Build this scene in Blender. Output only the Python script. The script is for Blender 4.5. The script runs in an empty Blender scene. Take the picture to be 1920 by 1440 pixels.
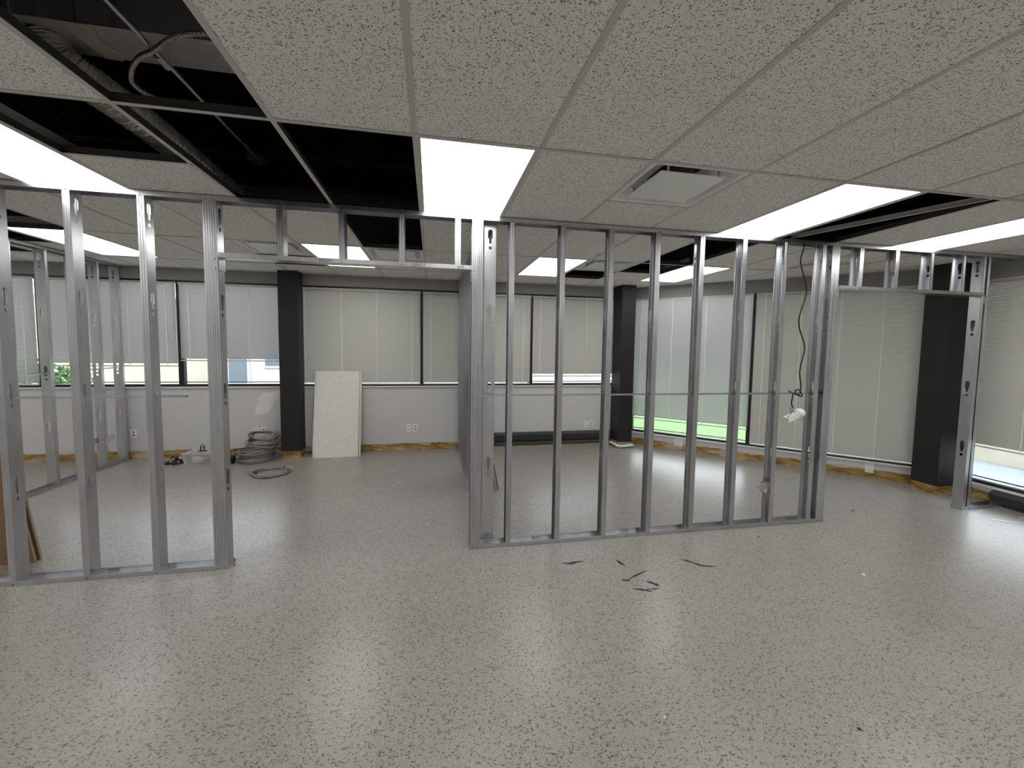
import bpy, bmesh, math, random
from mathutils import Vector, Matrix
random.seed(7)
C = bpy.context.scene.collection
SC = bpy.context.scene
PI = math.pi

# ------------------------------------------------------------------ camera
cam_d = bpy.data.cameras.new('camera')
cam = bpy.data.objects.new('camera', cam_d); C.objects.link(cam)
Rr = Vector((0.98108889, -0.19300543, 0.01461141))
Uu = Vector((-0.00133601, 0.06873429, 0.99763411))
Ff = Vector((0.1935531, 0.97878726, -0.06717659))
M3 = Matrix((Rr, Uu, -Ff)).transposed()
cam.matrix_world = Matrix.Translation((0, 0, 1.5943)) @ M3.to_4x4()
cam_d.sensor_fit = 'HORIZONTAL'; cam_d.sensor_width = 36.0
cam_d.lens = 781.995 / 1920 * 36
cam_d.shift_x = -(963.464 - 960) / 1920
cam_d.shift_y = (700.978 - 720) / 1920
cam_d.clip_start = 0.05; cam_d.clip_end = 300
SC.camera = cam

# ------------------------------------------------------------------ world, exposure
W = bpy.data.worlds.new('world'); SC.world = W; W.use_nodes = True
wn = W.node_tree; bg = wn.nodes['Background']
tcw = wn.nodes.new('ShaderNodeTexCoord')
nzw = wn.nodes.new('ShaderNodeTexNoise'); nzw.inputs['Scale'].default_value = 2.2; nzw.inputs['Detail'].default_value = 5
rpw = wn.nodes.new('ShaderNodeValToRGB')
rpw.color_ramp.elements[0].color = (0.80, 0.84, 0.91, 1); rpw.color_ramp.elements[0].position = 0.35
rpw.color_ramp.elements[1].color = (0.95, 0.965, 0.99, 1); rpw.color_ramp.elements[1].position = 0.65
wn.links.new(tcw.outputs['Generated'], nzw.inputs['Vector'])
wn.links.new(nzw.outputs['Fac'], rpw.inputs['Fac']); wn.links.new(rpw.outputs['Color'], bg.inputs['Color'])
bg.inputs['Strength'].default_value = 5.5
SC.view_settings.view_transform = 'Standard'; SC.view_settings.look = 'None'
SC.view_settings.gamma = 1; SC.view_settings.use_curve_mapping = False
SC.view_settings.exposure = 0.42
LAMP = 5.2                       # radiance of the troffer lenses
SC.cycles.max_bounces = 10; SC.cycles.diffuse_bounces = 6; SC.cycles.glossy_bounces = 4
SC.cycles.transparent_max_bounces = 12
SC.cycles.sample_clamp_indirect = 4.0
SC.cycles.use_adaptive_sampling = False

# ------------------------------------------------------------------ dimensions
P = 0.6096; GX = -0.0788; GY = 2.0702; ZC = 2.5675; Z0 = -0.012; ZD = 3.75
YB = 6.45; XR = 5.9; CH = 9.70; XL = -7.6; YN = -3.6
YW = 3.185; DW = 0.092
ROOM = [(XL, YN), (XR, YN), (XR, CH - XR), (CH - YB, YB), (XL, YB)]

# ------------------------------------------------------------------ helpers
def tag(o, label=None, cat=None, group=None, kind=None):
    if label: o['label'] = label
    if cat: o['category'] = cat
    if group: o['group'] = group
    if kind: o['kind'] = kind
    return o

class MB:
    def __init__(s): s.v = []; s.f = []; s.sm = []; s.mi = []
    def add(s, vs, fs, smooth=False, mi=0):
        n = len(s.v); s.v += [tuple(p) for p in vs]
        for f in fs: s.f.append(tuple(i + n for i in f)); s.sm.append(smooth); s.mi.append(mi)
    def box(s, a, b, mi=0, M=None):
        x0, y0, z0 = a; x1, y1, z1 = b
        vs = [(x0,y0,z0),(x1,y0,z0),(x1,y1,z0),(x0,y1,z0),(x0,y0,z1),(x1,y0,z1),(x1,y1,z1),(x0,y1,z1)]
        if M is not None: vs = [M @ Vector(v) for v in vs]
        s.add(vs, [(0,3,2,1),(4,5,6,7),(0,1,5,4),(1,2,6,5),(2,3,7,6),(3,0,4,7)], False, mi)
        return s
    def prism(s, poly, z0, z1, mi=0):
        n = len(poly)
        vs = [(x, y, z0) for x, y in poly] + [(x, y, z1) for x, y in poly]
        fs = [tuple(reversed(range(n))), tuple(range(n, 2*n))] + [(i, (i+1) % n, n + (i+1) % n, n + i) for i in range(n)]
        s.add(vs, fs, False, mi); return s
    def tube(s, pts, r, n=8, closed=False, caps=True, mi=0, smooth=True):
        pts = [Vector(p) for p in pts]; m = len(pts)
        rr = r if callable(r) else (lambda i: r)
        up = None; vs = []
        for i, p in enumerate(pts):
            if closed: d = pts[(i+1) % m] - pts[i-1]
            else: d = pts[min(i+1, m-1)] - pts[max(i-1, 0)]
            d.normalize()
            if up is None:
                up = Vector((0,0,1)) if abs(d.z) < .9 else Vector((1,0,0))
            a = d.cross(up); a.normalize(); up = a.cross(d); up.normalize()
            for k in range(n):
                t = 2*PI*k/n; vs.append(p + (a*math.cos(t) + up*math.sin(t)) * rr(i))
        fs = []
        for i in range(m if closed else m-1):
            j = (i+1) % m
            for k in range(n):
                l = (k+1) % n; fs.append((i*n+k, i*n+l, j*n+l, j*n+k))
        s.add(vs, fs, smooth, mi)
        if caps and not closed:
            s.add(vs[:n], [tuple(reversed(range(n)))], False, mi); s.add(vs[-n:], [tuple(range(n))], False, mi)
        return s
    def cyl(s, a, b, r, n=12, r2=None, mi=0):
        r2 = r if r2 is None else r2
        return s.tube([a, b], lambda i: r if i == 0 else r2, n, mi=mi)
    def strip(s, prof, t, z0, z1, mi=0):
        """sheet-metal profile (x,y polyline) of thickness t extruded along z"""
        n = len(prof); L = []; Rt = []
        for i in range(n):
            p = Vector(prof[i])
            ds = []
            if i > 0: ds.append((p - Vector(prof[i-1])).normalized())
            if i < n-1: ds.append((Vector(prof[i+1]) - p).normalized())
            ns = [Vector((-d.y, d.x)) for d in ds]
            m = ns[0] if len(ns) == 1 else (ns[0] + ns[1])
            m.normalize(); c = max(.35, m.dot(ns[0])); L.append(p + m*(t/c)); Rt.append(p)
        for i in range(n-1):
            q = [Rt[i], Rt[i+1], L[i+1], L[i]]
            s.prism([(a.x, a.y) for a in q], z0, z1, mi)
        return s
    def mesh(s, name):
        me = bpy.data.meshes.new(name); me.from_pydata(s.v, [], s.f)
        me.polygons.foreach_set('use_smooth', s.sm); me.polygons.foreach_set('material_index', s.mi)
        me.update(); 
        bm = bmesh.new(); bm.from_mesh(me); bmesh.ops.recalc_face_normals(bm, faces=bm.faces); bm.to_mesh(me); bm.free()
        return me
    def build(s, name, mats, parent=None, loc=(0,0,0), rz=0):
        me = s.mesh(name)
        for m in (mats if isinstance(mats, (list, tuple)) else [mats]): me.materials.append(m)
        return inst(name, me, parent, loc, rz)

def inst(name, me, parent=None, loc=(0,0,0), rz=0):
    o = bpy.data.objects.new(name, me); C.objects.link(o)
    o.location = loc; o.rotation_euler = (0, 0, rz)
    if parent is not None: o.parent = parent
    return o

def empty(name, loc=(0,0,0), rz=0, label=None, cat=None, group=None, kind=None, rot=None):
    o = bpy.data.objects.new(name, None); C.objects.link(o); o.empty_display_size = .1
    o.location = loc; o.rotation_euler = rot if rot else (0, 0, rz)
    return tag(o, label, cat, group, kind)

def copy_tree(o, parent=None):
    c = o.copy(); C.objects.link(c)
    if parent is not None: c.parent = parent
    for ch in list(o.children): copy_tree(ch, c)
    return c

def clip(poly, room=ROOM):
    out = poly
    n = len(room)
    for i in range(n):
        ax, ay = room[i]; bx, by = room[(i+1) % n]
        f = lambda p: (bx-ax)*(p[1]-ay) - (by-ay)*(p[0]-ax)
        res = []
        for k in range(len(out)):
            p, q = out[k], out[(k+1) % len(out)]
            fp, fq = f(p), f(q)
            if fp >= 0: res.append(p)
            if (fp > 0 > fq) or (fp < 0 < fq):
                t = fp/(fp-fq); res.append((p[0]+t*(q[0]-p[0]), p[1]+t*(q[1]-p[1])))
        out = res
        if len(out) < 3: return []
    return out

# ------------------------------------------------------------------ materials
def mat(name, col=(.5,.5,.5), rough=.5, metal=0., spec=.5):
    m = bpy.data.materials.new(name); m.use_nodes = True
    b = m.node_tree.nodes['Principled BSDF']
    b.inputs['Base Color'].default_value = (*col, 1); b.inputs['Roughness'].default_value = rough
    b.inputs['Metallic'].default_value = metal; b.inputs['Specular IOR Level'].default_value = spec
    return m, m.node_tree, b
def N(t, typ, **kw):
    n = t.nodes.new(typ)
    for k, v in kw.items():
        if hasattr(n, k): setattr(n, k, v)
        else: n.inputs[k].default_value = v
    return n
def L(t, a, b): t.links.new(a, b)
def math_(t, op, a, b=None, clampv=False):
    n = N(t, 'ShaderNodeMath'); n.operation = op; n.use_clamp = clampv
    for i, v in enumerate((a, b)):
        if v is None: continue
        if isinstance(v, (int, float)): n.inputs[i].default_value = v
        else: L(t, v, n.inputs[i])
    return n.outputs[0]
def mixc(t, fac, a, b):
    n = N(t, 'ShaderNodeMix'); n.data_type = 'RGBA'
    if isinstance(fac, (int, float)): n.inputs[0].default_value = fac
    else: L(t, fac, n.inputs[0])
    for i, v in ((6, a), (7, b)):
        if isinstance(v, tuple): n.inputs[i].default_value = (*v, 1)
        else: L(t, v, n.inputs[i])
    return n.outputs[2]
def ramp(t, fac, stops):
    n = N(t, 'ShaderNodeValToRGB'); L(t, fac, n.inputs['Fac']); e = n.color_ramp.elements
    while len(e) < len(stops): e.new(.5)
    for k, (p, c) in enumerate(stops): e[k].position = p; e[k].color = (*c, 1)
    return n.outputs['Color']
def objcoord(t, rnd=True, world=False):
    if world: return N(t, 'ShaderNodeNewGeometry').outputs['Position']
    tc = N(t, 'ShaderNodeTexCoord').outputs['Object']
    if not rnd: return tc
    oi = N(t, 'ShaderNodeObjectInfo'); v = N(t, 'ShaderNodeVectorMath'); v.operation = 'ADD'
    s = N(t, 'ShaderNodeCombineXYZ'); r = math_(t, 'MULTIPLY', oi.outputs['Random'], 37.0)
    L(t, r, s.inputs[0]); L(t, r, s.inputs[1])
    L(t, tc, v.inputs[0]); L(t, s.outputs[0], v.inputs[1]); return v.outputs[0]
def noise(t, vec, scale, detail=3, rough=.5, dist=0):
    n = N(t, 'ShaderNodeTexNoise'); n.inputs['Scale'].default_value = scale; n.inputs['Detail'].default_value = detail
    n.inputs['Roughness'].default_value = rough; n.inputs['Distortion'].default_value = dist
    L(t, vec, n.inputs['Vector']); return n.outputs['Fac']
def bump(t, b, h, strength, dist=.002):
    n = N(t, 'ShaderNodeBump'); n.inputs['Strength'].default_value = strength; n.inputs['Distance'].default_value = dist
    L(t, h, n.inputs['Height']); L(t, n.outputs['Normal'], b.inputs['Normal'])
def flecks(t, vec, scale, thr, stretch=(1, 1, 1), seed=0., keep=.6, dim='2D'):
    """elongated flecks: 1 inside a fleck. every voronoi cell has its own fleck turned its own way by a noise warp"""
    mp = N(t, 'ShaderNodeMapping'); mp.inputs['Scale'].default_value = stretch; mp.inputs['Location'].default_value = (seed, seed*.7, 0)
    L(t, vec, mp.inputs['Vector'])
    wp = N(t, 'ShaderNodeTexNoise'); wp.inputs['Scale'].default_value = scale*.9; wp.inputs['Detail'].default_value = 1
    L(t, mp.outputs[0], wp.inputs['Vector'])
    sc = N(t, 'ShaderNodeVectorMath'); sc.operation = 'SCALE'; sc.inputs['Scale'].default_value = 1.6/scale
    L(t, wp.outputs['Color'], sc.inputs[0])
    ad = N(t, 'ShaderNodeVectorMath'); ad.operation = 'ADD'; L(t, mp.outputs[0], ad.inputs[0]); L(t, sc.outputs[0], ad.inputs[1])
    vo = N(t, 'ShaderNodeTexVoronoi'); vo.voronoi_dimensions = dim; vo.inputs['Scale'].default_value = scale
    L(t, ad.outputs[0], vo.inputs['Vector'])
    sep = N(t, 'ShaderNodeSeparateColor'); L(t, vo.outputs['Color'], sep.inputs[0])
    size = math_(t, 'MULTIPLY', sep.outputs[0], thr)
    k = math_(t, 'LESS_THAN', sep.outputs[1], keep)
    d = math_(t, 'SUBTRACT', size, vo.outputs['Distance'])
    d = math_(t, 'MULTIPLY', d, 14.0, True)
    return math_(t, 'MULTIPLY', d, k)

def m_tile(name, base, dim='2D', amt=.85):
    m, t, b = mat(name, base, .92, 0, .2)
    v = objcoord(t)
    f1 = flecks(t, v, 112, .47, (1, 1.3, 1), 3.1, .62, dim)
    f2 = flecks(t, v, 185, .44, (1.3, 1, 1), 9.7, .6, dim)
    f = math_(t, 'MAXIMUM', f1, math_(t, 'MULTIPLY', f2, .7))
    big = noise(t, v, 3, 2)
    base2 = mixc(t, math_(t, 'MULTIPLY', big, .25), base, tuple(c*.82 for c in base))
    dark = mixc(t, noise(t, v, 30, 1), (.06, .05, .04), (.20, .15, .10))
    c = mixc(t, math_(t, 'MULTIPLY', f, amt), base2, dark)
    L(t, c, b.inputs['Base Color'])
    h = math_(t, 'SUBTRACT', math_(t, 'MULTIPLY', noise(t, v, 220, 2), .25), f)
    return m
M_TILE = m_tile('ceiling_tile_face', (.90, .868, .85))
M_TILE_W = m_tile('loose_tile_face', (.88, .86, .82), '3D', .55)
M_TEDGE = mat('tile_edge', (.42, .36, .26), .9)[0]
M_TBACK = mat('tile_back', (.30, .19, .10), .9)[0]

def m_floor():
    m, t, b = mat('vinyl_floor', (.5,.5,.5), .25, 0, .5)
    v = objcoord(t, world=True)
    f1 = flecks(t, v, 70, .47, (1, 1.7, 1), 1.3, .62)
    f2 = flecks(t, v, 115, .46, (1.6, 1, 1), 5.3, .7)
    f3 = flecks(t, v, 70, .42, (1.2, 1, 1), 8.8, .45)
    cl = noise(t, v, .9, 4, .6)
    tint = noise(t, v, .55, 2)
    base = ramp(t, cl, [(.3, (.345, .327, .303)), (.7, (.405, .387, .363))])
    base = mixc(t, math_(t, 'MULTIPLY', tint, .35), base, (.375, .338, .300))
    base = mixc(t, math_(t, 'MULTIPLY', f3, .5), base, (.52, .505, .475))
    base = mixc(t, math_(t, 'MULTIPLY', f2, .55), base, (.17, .15, .125))
    base = mixc(t, math_(t, 'MULTIPLY', f1, .9), base, (.085, .075, .065))
    # faint seams of the sheets (0.9 m lay) and light wear streaks
    sp = N(t, 'ShaderNodeSeparateXYZ'); L(t, v, sp.inputs[0])
    seams = None
    for ax, off in ((0, .31), (1, .12)):
        q = math_(t, 'FRACT', math_(t, 'DIVIDE', math_(t, 'ADD', sp.outputs[ax], 100 + off), .9144))
        s_ = math_(t, 'LESS_THAN', math_(t, 'ABSOLUTE', math_(t, 'SUBTRACT', q, .5)), .0016)
        seams = s_ if seams is None else math_(t, 'MAXIMUM', seams, s_)
    base = mixc(t, math_(t, 'MULTIPLY', math_(t, 'MULTIPLY', seams, noise(t, v, 1.7, 2)), .7), base, (.16, .15, .14))
    mp = N(t, 'ShaderNodeMapping'); mp.inputs['Scale'].default_value = (1.2, 7, 1); mp.inputs['Rotation'].default_value = (0, 0, .4); L(t, v, mp.inputs['Vector'])
    st = noise(t, mp.outputs[0], 1.6, 5, .65)
    base = mixc(t, math_(t, 'MULTIPLY', st, .18), base, (.22, .205, .19))
    L(t, base, b.inputs['Base Color'])
    wear = noise(t, v, 1.3, 5, .6)
    r = math_(t, 'ADD', math_(t, 'MULTIPLY', wear, .08), .255)
    L(t, math_(t, 'MAXIMUM', r, .282), b.inputs['Roughness'])
    bump(t, b, noise(t, v, 7, 1), .5, .004)
    return m
M_FLOOR = m_floor()

def m_paint(name, col, var=.06, rough=.6, spec=.35):
    m, t, b = mat(name, col, rough, 0, spec)
    v = objcoord(t, False)
    c = mixc(t, math_(t, 'MULTIPLY', noise(t, v, 2.0, 4), 1.0), tuple(x*(1-var) for x in col), tuple(min(1, x*(1+var)) for x in col))
    L(t, c, b.inputs['Base Color']); 
    return m
M_WALL = m_paint('grey_wall_paint', (.68, .675, .675))
M_FASC = m_paint('fascia_paint', (.30, .298, .292))
M_WALLR = m_paint('rear_wall_paint', (.72, .715, .70))
M_TRIMW = m_paint('white_trim_paint', (.82, .82, .82), .02, .4)
M_COL = m_paint('charcoal_paint', (.022, .0212, .022), .12, .55)
M_PATCH = m_paint('spackle', (.86, .845, .81), .05, .9)
M_TEE = m_paint('tee_enamel', (.56, .545, .52), .03, .45)
M_TEED = mat('tee_web', (.045, .045, .045), .6)[0]
M_BLACK = mat('black_window_frame', (.012, .012, .013), .4)[0]
M_DARKH = m_paint('heater_enamel', (.035, .035, .038), .1, .42)
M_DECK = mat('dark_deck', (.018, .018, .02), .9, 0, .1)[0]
M_RED = m_paint('red_primer_steel', (.10, .028, .022), .25, .7)
M_PLASTIC = mat('white_plastic', (.90, .90, .88), .35)[0]
M_SLOT = mat('slot_dark', (.02, .02, .02), .5)[0]
M_ROPE = mat('black_cable', (.015, .013, .012), .45)[0]
M_GREEN = mat('green_plastic', (.01, .06, .035), .45)[0]
M_PAPER = mat('paper', (.80, .79, .75), .8)[0]

def m_base():
    m, t, b = mat('glue_stained_wall_base', (.4,.3,.15), .75, 0, .3)
    v = objcoord(t, False)
    mp = N(t, 'ShaderNodeMapping'); mp.inputs['Scale'].default_value = (1, 1, 4); L(t, v, mp.inputs['Vector'])
    n1 = noise(t, mp.outputs[0], 5, 6, .65); n2 = noise(t, mp.outputs[0], 2.2, 4, .6, .5)
    c = ramp(t, n1, [(.30, (.09, .045, .015)), (.42, (.27, .16, .045)), (.55, (.45, .30, .10)), (.70, (.56, .44, .24))])
    pm = ramp(t, n2, [(.55, (0,0,0)), (.60, (1,1,1))])
    c = mixc(t, math_(t, 'MULTIPLY', pm, .75), c, (.60, .52, .40))
    L(t, c, b.inputs['Base Color']); bump(t, b, n1, .8, .006)
    return m
M_BASE = m_base()
def m_wood():
    m, t, b = mat('raw_wood_strip', (.45,.36,.24), .75)
    v = objcoord(t, False); mp = N(t, 'ShaderNodeMapping'); mp.inputs['Scale'].default_value = (1, 1, 12); L(t, v, mp.inputs['Vector'])
    L(t, ramp(t, noise(t, mp.outputs[0], 4, 5, .6), [(.3, (.24,.18,.12)), (.7, (.50,.43,.33))]), b.inputs['Base Color']); return m
M_WOOD = m_wood()

def m_galv(name, base=(.58, .59, .61), rough=.27, var=.09, metal=1.0):
    m, t, b = mat(name, base, rough, metal)
    v = objcoord(t)
    mp = N(t, 'ShaderNodeMapping'); mp.inputs['Scale'].default_value = (5, 5, 1.6); L(t, v, mp.inputs['Vector'])
    n1 = noise(t, mp.outputs[0], 2.2, 2, .5)
    n2 = noise(t, v, 55, 2)
    f = math_(t, 'ADD', math_(t, 'MULTIPLY', n1, .9), math_(t, 'MULTIPLY', n2, .1))
    c = ramp(t, f, [(.3, tuple(x*(1-var) for x in base)), (.7, tuple(min(1, x*(1+var)) for x in base))])
    L(t, c, b.inputs['Base Color'])
    L(t, math_(t, 'ADD', math_(t, 'MULTIPLY', n1, .04), max(.284, rough)), b.inputs['Roughness'])
    return m
M_GALV = m_galv('galvanised_steel')
M_GALVD = m_galv('duct_galvanised', (.50, .50, .49), .45, .10, .45)
M_SCREW = mat('black_screw', (.02, .02, .022), .45, .3)[0]
M_BX = m_galv('armoured_cable_steel', (.34, .32, .31), .30, .25, .75)
M_CHROME = mat('bright_zinc', (.75, .75, .76), .2, 1.0)[0]
M_STAMP = mat('stamp_ink', (.08, .08, .09), .6)[0]
M_FOIL = m_galv('foil_flex', (.74, .71, .66), .34, .2, .5)
M_TAPE = m_paint('duct_mastic', (.42, .40, .34), .12, .8)

def m_emit(name, s):
    m = bpy.data.materials.new(name); m.use_nodes = True; t = m.node_tree
    t.nodes.remove(t.nodes['Principled BSDF'])
    e = N(t, 'ShaderNodeEmission'); e.inputs['Color'].default_value = (1, .985, .965, 1)
    v = objcoord(t, False); sp = N(t, 'ShaderNodeSeparateXYZ'); L(t, v, sp.inputs[0])
    w = math_(t, 'ADD', math_(t, 'MULTIPLY', math_(t, 'COSINE', math_(t, 'MULTIPLY', sp.outputs[0], 2*PI/.185)), .10), .92)
    L(t, math_(t, 'MULTIPLY', w, s), e.inputs['Strength'])
    L(t, e.outputs[0], t.nodes['Material Output'].inputs['Surface']); return m
M_LAMP = m_emit('lit_troffer_lens', LAMP)

def m_glass():
    m = bpy.data.materials.new('window_glass'); m.use_nodes = True; t = m.node_tree
    t.nodes.remove(t.nodes['Principled BSDF'])
    tr = N(t, 'ShaderNodeBsdfTransparent'); tr.inputs['Color'].default_value = (.90, .93, .93, 1)
    gl = N(t, 'ShaderNodeBsdfGlossy'); gl.inputs['Roughness'].default_value = .02
    fr = N(t, 'ShaderNodeFresnel'); fr.inputs['IOR'].default_value = 1.45
    mx = N(t, 'ShaderNodeMixShader'); L(t, fr.outputs[0], mx.inputs[0]); L(t, tr.outputs[0], mx.inputs[1]); L(t, gl.outputs[0], mx.inputs[2])
    L(t, mx.outputs[0], t.nodes['Material Output'].inputs['Surface']); return m
M_GLASS = m_glass()
def m_blind(name, col, trans):
    m = bpy.data.materials.new(name); m.use_nodes = True; t = m.node_tree
    b = t.nodes['Principled BSDF']; b.inputs['Base Color'].default_value = (*col, 1); b.inputs['Roughness'].default_value = .5
    tl = N(t, 'ShaderNodeBsdfTranslucent'); tl.inputs['Color'].default_value = (*col, 1)
    mx = N(t, 'ShaderNodeMixShader'); mx.inputs[0].default_value = trans
    L(t, b.outputs[0], mx.inputs[1]); L(t, tl.outputs[0], mx.inputs[2]); L(t, mx.outputs[0], t.nodes['Material Output'].inputs['Surface'])
    return m
M_SLAT = m_blind('cream_vinyl_slat', (.52, .51, .475), .01)
M_SLATW = m_blind('white_vinyl_slat', (.64, .635, .625), .05)
M_RAIL = mat('blind_rail', (.58, .575, .53), .45)[0]
M_CORD = mat('cord_and_light_dots', (.97, .97, .95), .7)[0]
def m_bin():
    m = bpy.data.materials.new('clear_plastic'); m.use_nodes = True; t = m.node_tree
    b = t.nodes['Principled BSDF']; b.inputs['Base Color'].default_value = (.75, .78, .78, 1); b.inputs['Roughness'].default_value = .25
    tr = N(t, 'ShaderNodeBsdfTransparent'); mx = N(t, 'ShaderNodeMixShader'); mx.inputs[0].default_value = .62
    L(t, b.outputs[0], mx.inputs[1]); L(t, tr.outputs[0], mx.inputs[2]); L(t, mx.outputs[0], t.nodes['Material Output'].inputs['Surface']); return m
M_BIN = m_bin()
def m_noise2(name, a, b_, scale, rough=.9, bstr=.5, bd=.02):
    m, t, b = mat(name, a, rough, 0, .2); v = objcoord(t, world=True)
    n = noise(t, v, scale, 6, .65); L(t, ramp(t, n, [(.35, a), (.65, b_)]), b.inputs['Base Color']); bump(t, b, n, bstr, bd); return m
M_GRASS = m_noise2('lawn', (.10, .175, .065), (.155, .235, .105), 9)
M_PAVE = m_noise2('concrete_slab', (.26, .30, .37), (.31, .35, .42), 4)
M_PAVE2 = m_noise2('path_border', (.28, .29, .22), (.33, .33, .26), 4)
M_STUCCO = m_noise2('cream_stucco', (.42, .38, .30), (.48, .44, .36), 1.5)
M_STUCCOW = m_noise2('white_stucco', (.48, .48, .47), (.54, .54, .53), 1.5)
M_WINB = mat('far_window', (.11, .13, .16), .5)[0]
M_LEAF = m_noise2('bush_leaves', (.05, .12, .03), (.16, .28, .10), 20)
M_ROAD = m_noise2('asphalt_lot', (.16, .17, .18), (.22, .23, .24), 3)

# ------------------------------------------------------------------ setting: floor, walls
fl = MB().prism(ROOM, Z0-.15, Z0).build('floor', M_FLOOR); tag(fl, kind='structure', label='glossy grey-beige speckled vinyl floor')

class Frame2:      # wall frame: origin P0, direction d (room on the right-hand side, outside to the left)
    def __init__(s, P0, P1):
        s.p = P0; dx, dy = P1[0]-P0[0], P1[1]-P0[1]; s.len = math.hypot(dx, dy); s.rz = math.atan2(dy, dx)
    def at(s, a, off=0, z=0): return (s.p[0] + a*math.cos(s.rz) - off*math.sin(s.rz), s.p[1] + a*math.sin(s.rz) + off*math.cos(s.rz), z)
FB = Frame2((XL, YB), (CH-YB, YB)); FC = Frame2((CH-YB, YB), (XR, CH-XR)); FR = Frame2((XR, CH-XR), (XR, YN))

def outer_wall(fr, side, sill, top, wins, label, ext=(0, 0), lowmat=M_WALL):
    w = MB(); Ln = fr.len
    w.box((-ext[0], 0, .092), (Ln+ext[1], .16, sill-.012))
    w.box((-ext[0], .012, Z0), (Ln+ext[1], .16, .092))
    o = w.build('wall_'+side, lowmat, None, (*fr.p, 0), fr.rz); tag(o, kind='structure', label=label)
    fa = MB().box((-ext[0], 0, top), (Ln+ext[1], .16, ZD)).build('fascia', M_FASC, o)
    bs = MB(); random.seed(hash(side) % 1000 if False else len(side)*7)
    # torn upper edge of the stripped baseboard band
    x = 0.; n = int(Ln/.06); topz = []
    for i in range(n+1):
        topz.append(.085 + .012*math.sin(i*.37) + random.uniform(-.010, .012))
    for i in range(n):
        a, b_ = i*Ln/n, (i+1)*Ln/n
        bs.add([(a, -.004, Z0), (b_, -.004, Z0), (b_, -.004, topz[i+1]), (a, -.004, topz[i]), (a, .012, Z0), (b_, .012, Z0), (b_, .012, topz[i+1]), (a, .012, topz[i])],
               [(0,1,2,3), (3,2,6,7), (0,4,5,1)])
    b = bs.build('baseboard_'+side, M_BASE, None, (*fr.p, 0), fr.rz); tag(b, kind='structure', label='stripped glue-stained wall base of the %s wall' % side)
    return o
wb = outer_wall(FB, 'back', .965, 2.412, None, 'grey back wall below the long row of windows', (.16, .05))
wc = outer_wall(FC, 'chamfer', .19, 2.412, None, 'angled grey wall under the tall corner windows', (.05, .05))
wr = outer_wall(FR, 'right', .155, 2.412, None, 'low grey wall under the right-hand window', (.05, .16))
tag(MB().box((XL-.16, YN, Z0), (XL, YB, ZD)).build('wall_left', M_WALL), kind='structure', label='left end wall')
tag(MB().box((XL-.16, YN-.16, Z0), (XR+.16, YN, ZD)).build('wall_rear', M_WALLR), kind='structure', label='wall behind the viewer')
# sill ledges
k = 1
for fr, z, lab in ((FB, .965, 'white sill ledge of the back windows'), (FC, .19, 'white sill ledge of the angled windows'), (FR, .155, 'white sill ledge of the right window')):
    tag(MB().box((0.0, -.022, z-.014), (fr.len, .05, z+.002)).build('trim_%d' % k, M_TRIMW, None, (*fr.p, 0), fr.rz), kind='structure', label=lab); k += 1

# windows
def window(n, fr, a, b, sill, top, label):
    w = empty('window_%d' % n, fr.at(a, 0, 0), fr.rz, label=label, kind='structure')
    Wd = b-a; f = MB(); t = .033
    f.box((0, .035, sill), (Wd, .095, sill+.032)); f.box((0, .035, top-.030), (Wd, .095, top))
    f.box((0, .03, sill+.032), (t, .10, top-.03)); f.box((Wd-t, .03, sill+.032), (Wd, .10, top-.03))
    f.box((0, .105, sill+.05), (Wd, .12, sill+.062))
    f.build('window_frame', M_BLACK, w)
    MB().box((t, .075, sill+.03), (Wd-t, .081, top-.028)).build('pane', M_GLASS, w)
    return w
bx = [XL+.02, -6.55, -4.955, -3.366, -1.915, -.146, 1.552, CH-YB-.02]
for i in range(7): window(i+1, FB, bx[i]-XL, bx[i+1]-XL, .967, 2.412, 'black-framed window of the back wall, bay %d from the left' % (i+1))
cx_ = [.03, 1.768, FC.len-.03]
for i in range(2): window(8+i, FC, cx_[i], cx_[i+1], .192, 2.412, 'tall black-framed window in the angled wall, %s' % ('by the corner column' if i == 0 else 'by the right column'))
rx_ = [.03, 2.4, 4.8, FR.len-.05]
for i in range(3): window(10+i, FR, rx_[i], rx_[i+1], .157, 2.412, 'tall window in the right wall, bay %d from the far column' % (i+1))
# slim light header above the angled and right blinds
tag(MB().box((0, -.012, 2.385), (FC.len, .0, 2.425)).build('trim_4', M_FASC, None, (*FC.p, 0), FC.rz), kind='structure', label='slim header strip over the angled windows')
tag(MB().box((0, -.012, 2.385), (FR.len, .0, 2.425)).build('trim_5', M_FASC, None, (*FR.p, 0), FR.rz), kind='structure', label='slim header strip over the right window')

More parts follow.
